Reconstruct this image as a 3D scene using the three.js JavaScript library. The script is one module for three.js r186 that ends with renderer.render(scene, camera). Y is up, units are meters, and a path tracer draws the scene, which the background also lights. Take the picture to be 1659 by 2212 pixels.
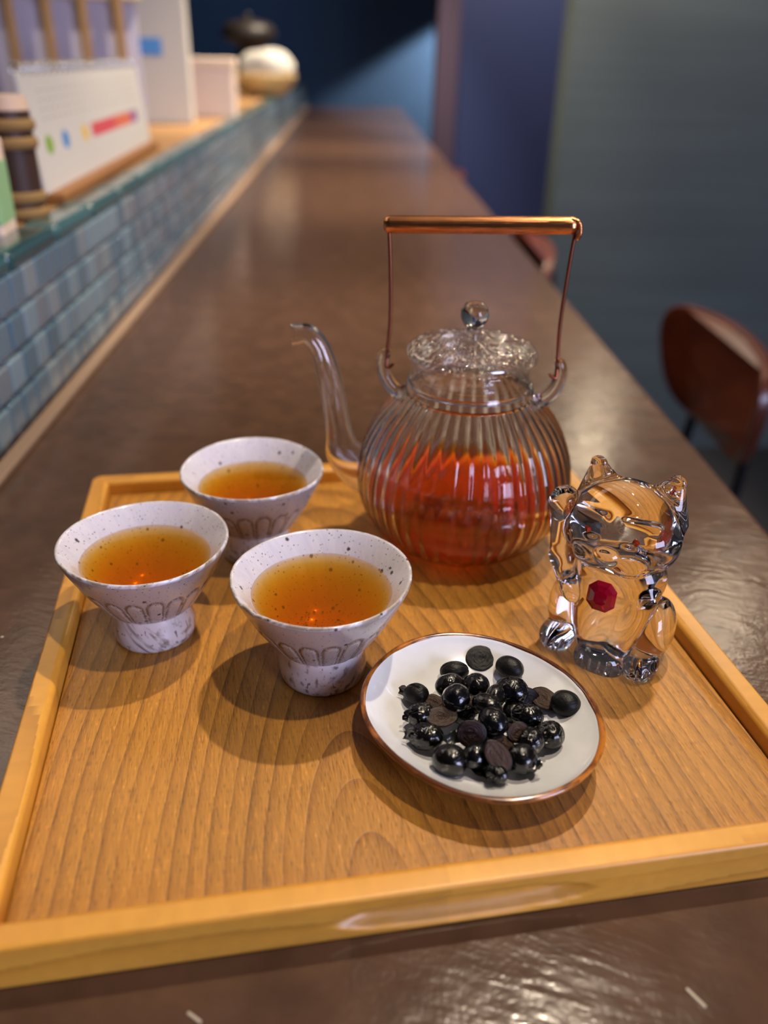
import * as THREE from 'three';
import { RoundedBoxGeometry } from 'three/addons/geometries/RoundedBoxGeometry.js';
import { mergeGeometries } from 'three/addons/utils/BufferGeometryUtils.js';
import { RectAreaLightUniformsLib } from 'three/addons/lights/RectAreaLightUniformsLib.js';

// ---------------------------------------------------------------- camera, sky, large lights, exposure
// y = 0 is the top of the counter; the tray floor lies TF above it.
const TF = 0.0117, VIEW_TURN = -0.0448, TRAY_TURN = 0.1364, FLOOR_Y = -0.9, CEILING_Y = 1.65;
const scene = new THREE.Scene();
const camera = new THREE.PerspectiveCamera(63.3, 1659 / 2212, 0.02, 30);
camera.position.set(0, 0.2827, 0);
camera.rotation.order = 'YXZ';
camera.rotation.set(-0.5038, VIEW_TURN, 0.0239);
camera.focus = 0.385;
camera.userData.fStop = camera.getFocalLength() / 6.8;       // a 6.8 mm pupil
scene.background = new THREE.Color(0x0b1018);
const renderer = new THREE.WebGLRenderer({ antialias: true });
renderer.toneMapping = THREE.LinearToneMapping;
renderer.toneMappingExposure = 1.0;
renderer.shadowMap.enabled = true;
RectAreaLightUniformsLib.init();

const LAMP_TINT = 0xffecd2, DAY_TINT = 0xd0d6ff;
// daylight from an unseen window behind the photographer, placed to light the cup fronts
const WINDOW = { u: 1.6, y: 0.66, v: -1.72, w: 1.4, h: 1.5, power: 15 };
// unseen light over the kitchen side, placed to brighten the things on the ledge
const KITCHEN = { u: -1.15, y: 1.5, v: 1.7, w: 0.5, l: 1.8, power: 1.8 };
// unseen spot lamps overhead: [u, y, v, candela, half angle, aim u, aim v]
const LAMPS = [
  [0.298, 1.5, 0.104, 3.0, 0.5, 0.06, 0.4],  // unseen; this one and the next cast the cup shadows
  [0.351, 1.5, 0.801, 5.0, 0.55, 0.06, 0.45],
  [0.3, 1.5, 1.6, 11, 0.6, 0.1, 1.6],  // unseen; from here three lamps placed to light the far counter
  [0.3, 1.5, 2.5, 18, 0.6, 0.05, 2.5],
  [0.3, 1.5, 3.5, 18, 0.6, 0.05, 3.6],
  [0.8, 1.5, 3.4, 12, 0.6, 0.75, 4.4],  // unseen, placed behind the grey wall to light the navy door
];
// unseen opal globes over the aisle, placed for the sheen on the counter: [u, y, v, candela]
const GLOBES = [[0.853, 0.9, 1.55, 0.5], [0.776, 0.84, 2.46, 0.4]];

// ---------------------------------------------------------------- helpers
const K = (u, y, v) => new THREE.Vector3(u, y, -v);   // along the counter: u across, v away
const S = (x, y, z) => new THREE.Vector3(x * Math.cos(VIEW_TURN) + z * Math.sin(VIEW_TURN), y, -x * Math.sin(VIEW_TURN) + z * Math.cos(VIEW_TURN));   // measured along the photographer's view
const names = new Map();
function numbered(name) { const n = names.get(name) ?? 0; names.set(name, n + 1); return n ? name + '_' + String(n).padStart(3, '0') : name; }
function mesh(name, geometry, material, parent) {
  const o = new THREE.Mesh(geometry, material);
  o.name = parent ? name : numbered(name);
  o.castShadow = o.receiveShadow = true;
  (parent ?? scene).add(o);
  return o;
}
function group(name, position, turn = 0) {
  const o = new THREE.Group();
  o.name = numbered(name);
  if (position) o.position.copy(position);
  o.rotation.y = turn;
  scene.add(o);
  return o;
}
function tag(o, label, category, groupName) { o.userData.label = label; o.userData.category = category; if (groupName) o.userData.group = groupName; return o; }
function structure(o, label) { o.userData.kind = 'structure'; if (label) o.userData.label = label; return o; }
function rng(seed) { let s = seed >>> 0; return () => { s = (s + 0x6d2b79f5) >>> 0; let t = Math.imul(s ^ (s >>> 15), 1 | s); t = (t + Math.imul(t ^ (t >>> 7), 61 | t)) ^ t; return ((t ^ (t >>> 14)) >>> 0) / 4294967296; }; }
const hash = (x, y, s) => { let h = Math.imul(x, 374761393) + Math.imul(y, 668265263) + Math.imul(s, 974634541); h = Math.imul(h ^ (h >>> 13), 1274126177); return ((h ^ (h >>> 16)) >>> 0) / 4294967296; };
function noise(x, y, s = 0) {
  const ix = Math.floor(x), iy = Math.floor(y), fx = x - ix, fy = y - iy, u = fx * fx * (3 - 2 * fx), v = fy * fy * (3 - 2 * fy);
  const a = hash(ix, iy, s), b = hash(ix + 1, iy, s), c = hash(ix, iy + 1, s), d = hash(ix + 1, iy + 1, s);
  return a + (b - a) * u + (c - a) * v + (a - b - c + d) * u * v;
}
function fbm(x, y, s, n = 4) { let t = 0, a = 0.5, w = 0; for (let i = 0; i < n; i++) { t += a * noise(x, y, s + i); w += a; a *= 0.5; x *= 2.03; y *= 2.03; } return t / w; }
const clamp = THREE.MathUtils.clamp, lerp = THREE.MathUtils.lerp, smooth = THREE.MathUtils.smoothstep;
function texture(w, h, fn, srgb = true) {       // fn(u, v) -> [r, g, b] in 0..255
  const data = new Uint8Array(w * h * 4);
  for (let j = 0, k = 0; j < h; j++) for (let i = 0; i < w; i++, k += 4) {
    const c = fn((i + 0.5) / w, (j + 0.5) / h);
    data[k] = clamp(c[0], 0, 255); data[k + 1] = clamp(c[1], 0, 255); data[k + 2] = clamp(c[2], 0, 255); data[k + 3] = 255;
  }
  const t = new THREE.DataTexture(data, w, h);
  t.magFilter = THREE.LinearFilter; t.minFilter = THREE.LinearMipmapLinearFilter; t.generateMipmaps = true;
  t.wrapS = t.wrapT = THREE.RepeatWrapping;
  if (srgb) t.colorSpace = THREE.SRGBColorSpace;
  t.needsUpdate = true;
  return t;
}
const grey = (w, h, fn) => texture(w, h, (u, v) => { const g = 255 * fn(u, v); return [g, g, g]; }, false);
const std = (o) => new THREE.MeshStandardMaterial(o), phys = (o) => new THREE.MeshPhysicalMaterial(o);

// a grid of points fn(a, b) -> [x, y, z], a and b in 0..1
function grid(na, nb, fn, { closeA = false, flip = false } = {}) {
  const pos = [], uv = [], idx = [];
  for (let j = 0; j <= nb; j++) for (let i = 0; i <= na; i++) { const p = fn(i / na, j / nb); pos.push(p[0], p[1], p[2]); uv.push(i / na, j / nb); }
  for (let j = 0; j < nb; j++) for (let i = 0; i < na; i++) {
    const a = j * (na + 1) + i, b = a + 1, c = a + na + 1, d = c + 1;
    if (flip) idx.push(a, c, b, b, c, d); else idx.push(a, b, c, b, d, c);
  }
  const g = new THREE.BufferGeometry();
  g.setAttribute('position', new THREE.Float32BufferAttribute(pos, 3));
  g.setAttribute('uv', new THREE.Float32BufferAttribute(uv, 2));
  g.setIndex(idx);
  g.computeVertexNormals();
  if (closeA) {                                  // one normal on both sides of the seam
    const n = g.attributes.normal;
    for (let j = 0; j <= nb; j++) {
      const a = j * (na + 1), b = a + na, v = new THREE.Vector3(n.getX(a) + n.getX(b), n.getY(a) + n.getY(b), n.getZ(a) + n.getZ(b)).normalize();
      n.setXYZ(a, v.x, v.y, v.z); n.setXYZ(b, v.x, v.y, v.z);
    }
  }
  return g;
}
// a turned form: profile [[r, y], ...] is smoothed and resampled by length; shape(theta, s, r, y) may move the point
function profileCurve(points, n) {
  const c = new THREE.CatmullRomCurve3(points.map(([r, y]) => new THREE.Vector3(r, y, 0)), false, 'centripetal');
  return c.getSpacedPoints(n).map((p) => [Math.max(p.x, 0), p.y]);
}
function turned(points, segments, rings, shape, flip = false) {
  const prof = profileCurve(points, rings);
  return grid(segments, rings, (a, b) => {
    const [r, y] = prof[Math.round(b * rings)], th = a * 2 * Math.PI;
    const [rr, yy] = shape ? shape(th, b, r, y) : [r, y];
    return [rr * Math.cos(th), yy, -rr * Math.sin(th)];
  }, { closeA: true, flip });
}
function tube(points, radius, seg = 48, rad = 16, closed = false) {      // radius: number or fn(t)
  const c = new THREE.CatmullRomCurve3(points.map((p) => new THREE.Vector3(...p)), closed, 'centripetal');
  const g = new THREE.TubeGeometry(c, seg, 1, rad, closed), pos = g.attributes.position, q = new THREE.Vector3();
  for (let i = 0; i <= seg; i++) {
    const t = i / seg, r = typeof radius === 'number' ? radius : radius(t), o = c.getPointAt(closed && i === seg ? 0 : t);
    for (let j = 0; j <= rad; j++) { const k = i * (rad + 1) + j; q.fromBufferAttribute(pos, k).sub(o).multiplyScalar(r).add(o); pos.setXYZ(k, q.x, q.y, q.z); }
  }
  return g;
}
function capped(points, radius, seg, rad) {                               // a tube whose ends round off
  const f = typeof radius === 'number' ? () => radius : radius;
  return tube(points, (t) => f(t) * Math.sqrt(Math.max(1e-4, 1 - Math.pow(Math.abs(2 * t - 1), 40))), seg, rad);
}
const box = (w, h, d, r = 0.002, s = 2) => new RoundedBoxGeometry(w, h, d, s, Math.min(r, w / 2.01, h / 2.01, d / 2.01));
const moved = (g, x, y, z) => g.translate(x, y, z);
function metricUV(g, scale = 1, offset = 0) {                              // box projection in metres
  const p = g.attributes.position, n = g.attributes.normal, uv = new Float32Array(p.count * 2);
  for (let i = 0; i < p.count; i++) {
    const ax = Math.abs(n.getX(i)), ay = Math.abs(n.getY(i)), az = Math.abs(n.getZ(i)), x = p.getX(i), y = p.getY(i), z = p.getZ(i);
    const [a, b] = ay >= ax && ay >= az ? [x, z] : ax >= az ? [y, z] : [x, y];
    uv[2 * i] = a * scale + offset; uv[2 * i + 1] = b * scale + offset;
  }
  g.setAttribute('uv', new THREE.BufferAttribute(uv, 2));
  return g;
}

// ---------------------------------------------------------------- the room
const plaster = grey(256, 256, (u, v) => 0.5 + 0.5 * (fbm(u * 24, v * 24, 3) - 0.5));
const M = {};
M.floor = std({ color: 0x2c2d31, roughness: 0.7, bumpMap: plaster, bumpScale: 0.001 });
M.ceiling = std({ color: 0x4a4a4c, roughness: 0.9, bumpMap: plaster, bumpScale: 0.001 });
M.blueWall = std({ color: 0x2f5278, roughness: 0.75, bumpMap: plaster, bumpScale: 0.001 });
M.greyWall = std({ color: 0x626b6c, roughness: 0.7, map: texture(256, 512, (u, v) => { const s = 205 + 30 * fbm(u * 2, v * 60, 41, 3) + 14 * (noise(u * 3, v * 9, 7) - 0.5); return [s * 0.97, s, s * 0.99]; }) });
M.backWall = std({ color: 0x6a6660, roughness: 0.8, bumpMap: plaster, bumpScale: 0.001 });
M.navy = std({ color: 0x2c3660, roughness: 0.45 });
M.mauve = std({ color: 0x42364a, roughness: 0.5 });
M.kitchenWall = std({ color: 0x55504c, roughness: 0.8 });

const U0 = -2.6, U1 = 2.4, V0 = -1.8, V1 = 5.55, RH = CEILING_Y - FLOOR_Y;
function slab(name, material, u0, u1, y0, y1, v0, v1, label) {
  const g = metricUV(new THREE.BoxGeometry(u1 - u0, y1 - y0, v1 - v0));
  const o = mesh(name, g, material);
  o.position.copy(K((u0 + u1) / 2, (y0 + y1) / 2, (v0 + v1) / 2));
  return structure(o, label);
}
slab('floor', M.floor, U0 - 0.1, U1 + 0.1, FLOOR_Y - 0.1, FLOOR_Y, V0 - 0.1, V1 + 0.1);
slab('ceiling', M.ceiling, U0 - 0.1, U1 + 0.1, CEILING_Y, CEILING_Y + 0.1, V0 - 0.1, V1 + 0.1);
slab('wall_left', M.kitchenWall, U0 - 0.1, U0, FLOOR_Y, CEILING_Y, V0 - 0.1, V1 + 0.1);
slab('wall_right', M.backWall, U1, U1 + 0.1, FLOOR_Y, CEILING_Y, V0 - 0.1, V1 + 0.1);
slab('wall_far', M.blueWall, U0, U1, FLOOR_Y, CEILING_Y, V1, V1 + 0.1);
slab('wall_middle', M.greyWall, 0.605, U1, FLOOR_Y, CEILING_Y, 2.62, 2.74);
{ // the wall behind the photographer, with the opening of the unseen window
  const w = WINDOW, a = w.u - w.w / 2, b = w.u + w.w / 2, lo = w.y - w.h / 2, hi = w.y + w.h / 2, o = group('wall_near');
  for (const [u0, u1, y0, y1] of [[U0, a, FLOOR_Y, CEILING_Y], [b, U1, FLOOR_Y, CEILING_Y], [a, b, FLOOR_Y, lo], [a, b, hi, CEILING_Y]]) {
    const m = mesh('wall_piece', metricUV(new THREE.BoxGeometry(u1 - u0, y1 - y0, 0.1)), M.backWall, o);
    m.position.copy(K((u0 + u1) / 2, (y0 + y1) / 2, V0 - 0.05));
  }
  structure(o);
  const win = group('window_1', K(w.u, w.y, V0 - 0.05));
  const frame = std({ color: 0x2a2522, roughness: 0.5 });
  for (const [x, y, ww, hh] of [[-w.w / 2, 0, 0.06, w.h], [w.w / 2, 0, 0.06, w.h], [0, -w.h / 2, w.w, 0.06], [0, w.h / 2, w.w, 0.06]]) mesh('window_frame', moved(box(ww, hh, 0.08, 0.004), x, y, 0), frame, win);
  mesh('window_pane', moved(new THREE.BoxGeometry(w.w, w.h, 0.006), 0, 0, 0.03), std({ color: 0x000000, emissive: DAY_TINT, emissiveIntensity: 0.6, roughness: 0.2 }), win);
  structure(win);
  const day = new THREE.RectAreaLight(DAY_TINT, w.power, w.w - 0.08, w.h - 0.08);
  day.position.copy(K(w.u, w.y, w.v)); day.name = 'unseen_window_daylight';
  day.lookAt(K(w.u * 0.3, w.y - 0.1, w.v + 2));
  scene.add(day);
}
{ // navy door beyond the counter
  const d = group('door_1', K(0.368, FLOOR_Y, 4.2));
  mesh('door_frame', moved(box(0.1, RH, 0.12, 0.006), 0.05, RH / 2, 0), M.mauve, d);
  mesh('door_panel', moved(box(1.1, RH, 0.05, 0.004), 0.64, RH / 2, -0.03), M.navy, d);
  const h = mesh('door_handle', tube([[0.2, 0.92, 0.0], [0.2, 0.92, 0.04], [0.2, 1.05, 0.045], [0.2, 1.18, 0.04], [0.2, 1.18, 0.0]], 0.008, 24, 8), std({ color: 0x3a3a3c, metalness: 1, roughness: 0.4 }), d);
  h.position.x = 0.55;
  structure(d);
}

// ---------------------------------------------------------------- lamps, all out of view
const lampShadeMat = std({ color: 0x17181a, roughness: 0.4, metalness: 0.3 }), bulbMat = std({ color: 0xffffff, emissive: LAMP_TINT, emissiveIntensity: 6 });
LAMPS.forEach(([u, y, v, cd, angle, au, av], i) => {
  const p = K(u, y, v), o = group('unseen_pendant_lamp', p);
  mesh('lamp_shade', new THREE.LatheGeometry([[0.012, 0.12], [0.016, 0.12], [0.03, 0.09], [0.06, 0.012], [0.06, 0.008], [0.057, 0.008], [0.028, 0.086], [0.012, 0.116]].map(([r, h]) => new THREE.Vector2(r, h)), 32), lampShadeMat, o);
  mesh('bulb', moved(new THREE.SphereGeometry(0.022, 20, 14), 0, 0.034, 0), bulbMat, o);
  mesh('cord', moved(new THREE.CylinderGeometry(0.003, 0.003, CEILING_Y - y - 0.115, 8), 0, 0.115 + (CEILING_Y - y - 0.115) / 2, 0), lampShadeMat, o);
  tag(o, i === 5 ? 'unseen black cone pendant lamp placed to light the navy door' : `unseen black cone pendant lamp over the counter, ${['first', 'second', 'third', 'fourth', 'fifth'][i]} from the near end`, 'lamp', 'unseen black pendant lamps');
  const l = new THREE.SpotLight(LAMP_TINT, cd, 0, angle, 0.35, 2);
  l.position.copy(p); l.position.y += 0.002; l.target.position.copy(K(au, 0, av)); l.name = 'unseen_pendant_light';
  l.castShadow = true; l.shadow.radius = 1; l.shadow.mapSize.set(1024, 1024);
  scene.add(l, l.target);
});
GLOBES.forEach(([u, y, v, cd], i) => {
  const p = K(u, y, v), o = group('unseen_globe_lamp', p);
  mesh('globe', new THREE.SphereGeometry(0.05, 32, 20), std({ color: 0xffffff, emissive: 0xffe6c0, emissiveIntensity: 26, roughness: 0.3 }), o);
  mesh('cord', moved(new THREE.CylinderGeometry(0.003, 0.003, CEILING_Y - y - 0.05, 8), 0, 0.05 + (CEILING_Y - y - 0.05) / 2, 0), lampShadeMat, o);
  tag(o, `unseen glowing globe lamp over the aisle, ${i ? 'nearer the grey wall' : 'above the nearest chair'}`, 'lamp');
  const l = new THREE.PointLight(LAMP_TINT, cd); l.position.copy(p); l.castShadow = true; l.shadow.radius = 2; l.name = 'unseen_globe_light';
  scene.add(l);
});
{ // unseen ceiling panel, placed to light the things on the ledge
  const k = KITCHEN, o = group('unseen_ceiling_light', K(k.u, CEILING_Y, k.v));
  mesh('fixture_frame', moved(box(k.w + 0.06, 0.08, k.l + 0.06, 0.006), 0, -0.042, 0), std({ color: 0xbfbfbb, roughness: 0.5 }), o);
  mesh('diffuser', moved(new THREE.BoxGeometry(k.w, 0.01, k.l), 0, -0.085, 0), std({ color: 0xffffff, emissive: 0xfff1dc, emissiveIntensity: 1.5 }), o);
  tag(o, 'unseen ceiling light panel over the kitchen side, placed to light the ledge', 'light');
  const l = new THREE.RectAreaLight(0xfff0e0, k.power, k.w, k.l);
  l.position.copy(K(k.u, k.y, k.v)); l.name = 'unseen_kitchen_light'; l.lookAt(K(k.u + 0.12, 0, k.v));
  scene.add(l);
}
{ // unseen lamp behind the navy door, placed for the slanted light on the far wall
  const p = K(0.95, 0.78, 5.2), o = group('unseen_wall_lamp', p);
  mesh('lamp_shade', new THREE.LatheGeometry([[0.03, 0.1], [0.05, 0.0], [0.048, 0.0], [0.028, 0.098]].map(([r, h]) => new THREE.Vector2(r, h)), 24), lampShadeMat, o);
  mesh('bulb', moved(new THREE.SphereGeometry(0.018, 16, 12), 0, 0.03, 0), bulbMat, o);
  mesh('arm', moved(new THREE.CylinderGeometry(0.006, 0.006, 0.34, 8).rotateX(Math.PI / 2), 0, 0.1, -0.17), lampShadeMat, o);
  tag(o, 'unseen small lamp behind the navy door, placed to light the blue wall', 'lamp');
  const l = new THREE.SpotLight(0xffeee0, 15, 0, 1.06, 0.12, 2);
  l.position.copy(p); l.position.y += 0.005; l.target.position.copy(p).y -= 1; l.castShadow = true; l.name = 'unseen_wall_lamp_light';
  scene.add(l, l.target);
}

// ---------------------------------------------------------------- counter
{
  const cw = 0.557, c0 = 0.1, cl = 5.64;
  // brushed lacquer: shallow ripples and strokes, a few scratches
  const bump = grey(1024, 1024, (u, v) => {
    const x = u * 60, y = v * 60, w = fbm(x * 0.12, y * 0.12, 5, 3) * 6;
    const strokes = fbm(x * 0.55 + y * 0.45 + w, y * 2.6 - x * 0.9 + w * 0.4, 11, 3), ripples = fbm(x * 1.1 + w, y * 1.6, 21, 3), fine = noise(x * 7, y * 7, 31);
    return 0.45 * strokes + 0.42 * ripples + 0.13 * fine;
  });
  const rough = grey(512, 512, (u, v) => 0.12 + 0.13 * fbm(u * 22, v * 22, 51, 4));
  const colour = texture(512, 512, (u, v) => { const n = fbm(u * 30, v * 30, 61, 4), s = 0.86 + 0.28 * n; return [82 * s, 60 * s, 47 * s]; });
  for (const t of [bump, rough, colour]) t.repeat.set(2.4, 2.4);
  M.counter = phys({ map: colour, roughness: 1, roughnessMap: rough, bumpMap: bump, bumpScale: 0.00024, specularIntensity: 0.6 });
  const o = group('counter', K(0, 0, 0)), mid = 0.0105;
  const top = mesh('counter_top', metricUV(moved(box(cw, 0.05, cl, 0.006, 4), mid, -0.025, c0 - cl / 2)), M.counter, o);
  mesh('front_panel', metricUV(moved(box(0.03, -FLOOR_Y - 0.05, cl, 0.002), -0.04, FLOOR_Y / 2 - 0.025, c0 - cl / 2)), std({ color: 0x1c1d20, roughness: 0.7 }), o);
  mesh('back_panel', metricUV(moved(box(0.03, -FLOOR_Y - 0.05, cl, 0.002), -0.24, FLOOR_Y / 2 - 0.025, c0 - cl / 2)), std({ color: 0x1c1d20, roughness: 0.7 }), o);
  tag(o, 'long dark brown lacquered bar counter running away under the tray', 'counter');
  mesh('caulk_strip', moved(box(0.013, 0.006, 5.1, 0.002), -0.2612, 0.003, -2.9), std({ color: 0x8a715e, roughness: 0.6 }), o);
  // scratches cut through to the pale undercoat
  const pale = std({ color: 0xb0a695, roughness: 0.5 }), r = rng(77);
  const cut = (x, z, len, a, w) => { const g = box(len, 0.0006, w, 0.0002, 1); g.rotateY(a); const s = mesh('scratch', moved(g, x, 0.0001, z), pale, o); s.userData.label = 'pale scratch'; };
  for (const [x, z, len, a, w] of [[0.119, -0.166, 0.008, -1.0, 0.0012], [-0.052, -0.163, 0.006, -0.6, 0.0011], [-0.19, -0.37, 0.0016, 0.2, 0.0014], [0.13, -0.215, 0.0016, 0.7, 0.0012], [0.075, -0.205, 0.002, 0.4, 0.0012]]) cut(x + 0.0, z, len, a, w);
}

// ---------------------------------------------------------------- tiled ledge wall left of the counter
{
  const uF = -0.2735, LY = 0.1265, v0 = 0.32, v1 = 5.45, pitchU = 0.031, pitchY = 0.0305;
  const o = group('wall_ledge', K(0, 0, 0));
  structure(o, 'low tiled wall along the counter carrying the ledge');
  mesh('mortar', metricUV(moved(new THREE.BoxGeometry(0.2, LY - FLOOR_Y, v1 - v0), uF - 0.004 - 0.1, (LY + FLOOR_Y) / 2, -(v0 + v1) / 2)), std({ color: 0xaaa3a0, roughness: 0.9, bumpMap: plaster, bumpScale: 0.001 }), o);
  mesh('ledge_board', metricUV(moved(box(0.21, 0.01, v1 - v0, 0.002), uF - 0.138, LY + 0.005, -(v0 + v1) / 2)), std({ color: 0x9a7346, roughness: 0.55 }), o);
  const r = rng(5), tones = [0x6b8390, 0x5d7584, 0x788f9b, 0x707d86, 0x557080, 0x7d8b92].map((c) => phys({ color: c, roughness: 0.16, clearcoat: 0.4, clearcoatRoughness: 0.1 }));
  const shapes = [0, 1, 2].map((k) => { const g = box(0.008, pitchY - 0.005, pitchU - 0.0028, 0.002, 2), p = g.attributes.position, q = rng(k + 9); const a = (q() - 0.5) * 0.03, b = (q() - 0.5) * 0.05; for (let i = 0; i < p.count; i++) if (p.getX(i) > 0) p.setX(i, p.getX(i) + a * p.getZ(i) + b * p.getY(i)); g.computeVertexNormals(); return g; });
  const far = tones.map(() => []);
  for (let row = 0; row < 4; row++) for (let k = 0; ; k++) {
    const v = v0 + 0.04 + (k + (row % 2) * 0.5) * pitchU;
    if (v > v1) break;
    const g = shapes[Math.floor(r() * 3)], t = Math.floor(r() * tones.length), y = 0.0045 + (row + 0.5) * pitchY, push = (r() - 0.5) * 0.0012;
    if (v < 2.3) { const m = mesh('tile', g, tones[t], o); m.position.set(uF + push, y, -v); } else far[t].push(g.clone().translate(uF + push, y, -v));
  }
  far.forEach((list, t) => { const m = mesh('far_tiles', mergeGeometries(list), tones[t], o); m.userData.kind = 'stuff'; });
  const teal = [0x2f5558, 0x2a4b50, 0x3a6064].map((c) => phys({ color: c, roughness: 0.18, clearcoat: 0.5 }));
  const capShape = box(0.036, 0.017, 0.1185, 0.0075, 4);
  for (let v = v0 + 0.06, k = 0; v < v1; v += 0.12, k++) { const m = mesh('cap_tile', capShape, teal[Math.floor(r() * 3)], o); m.position.set(uF - 0.0145 + (r() - 0.5) * 0.001, LY + 0.0045, -v); }
}
const LEDGE = 0.1366;

// ---------------------------------------------------------------- tray
const trayWood = (() => {
  const W = 2048, H = 2048, S = 0.336;       // one panel, metres
  const h = new Float32Array(W * H);
  const col = texture(W, H, (u, v) => {
    const x = (u - 0.5) * S, y = (v - 0.5) * S;              // x right, y away
    const bend = 0.010 * (fbm(x * 7, y * 4, 101, 3) - 0.5) + 0.0022 * (fbm(x * 40, y * 14, 102, 2) - 0.5);
    const xc = x + 0.022 + bend, t = 0.010 + 0.27 * Math.max(0, y + 0.17 + 0.02 * (noise(x * 20, y * 9, 103) - 0.5));
    const R = Math.sqrt(xc * xc * 1.1 + t * t), ring = R / 0.0072 + 0.7 * fbm(x * 22, y * 6, 104, 2), f = ring - Math.floor(ring);
    const late = Math.pow(f, 5) * 0.9 + 0.25 * f, strong = 0.35 + 0.65 * noise(Math.floor(ring) * 1.7, 3, 105);
    const fibre = fbm(x * 1100, y * 110, 106, 3), pore = Math.pow(noise(x * 2300, y * 330, 107), 5), broad = fbm(x * 9, y * 2.2, 108, 3), band = fbm(x * 70, y * 3, 110, 2), fleck = Math.pow(noise(x * 1900 + 7, y * 300, 109), 8);
    const lum = 1 + 0.22 * (broad - 0.5) + 0.12 * (band - 0.5) + 0.15 * (fibre - 0.5) - 0.27 * late * strong - 0.2 * pore + 0.2 * fleck;
    const i = Math.min(W - 1, Math.floor(u * W)), j = Math.min(H - 1, Math.floor(v * H));
    h[j * W + i] = clamp(0.5 + 0.5 * (fibre - 0.5) - 0.5 * pore - 0.2 * late, 0, 1);
    const g = lum - 0.03 * late;
    return [184 * Math.min(lum, 1.28), 126 * g, 46 * g * (1 - 0.06 * late)];
  });
  const bmp = grey(1024, 1024, (u, v) => h[Math.min(H - 1, Math.floor(v * H)) * W + Math.min(W - 1, Math.floor(u * W))]);
  return { col, bmp };
})();
const railWood = (() => {
  const fn = (u, v) => {                      // u along the rail (0.35 m), v round the section
    const w = fbm(u * 1.3, v * 4, 201, 3), line = v * 34 + 3.2 * w + 0.3 * noise(u * 9, v * 6, 202), f = line - Math.floor(line);
    return { l: 1 - 0.13 * Math.pow(f, 4) * (0.4 + noise(Math.floor(line), 1, 203)) + 0.07 * (fbm(u * 90, v * 160, 204, 3) - 0.5) + 0.16 * (fbm(u * 5, v * 8, 205, 2) - 0.5), d: f };
  };
  return texture(1024, 512, (u, v) => { const { l, d } = fn(u, v); return [213 * l, 153 * l * (1 - 0.04 * d), 58 * l * (1 - 0.12 * d)]; });
})();
const TRAY = { uL: -0.1066, uR: 0.2319, vF: 0.1882, vB: 0.5442, top: TF + 0.0098, w: 0.0114 };
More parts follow.
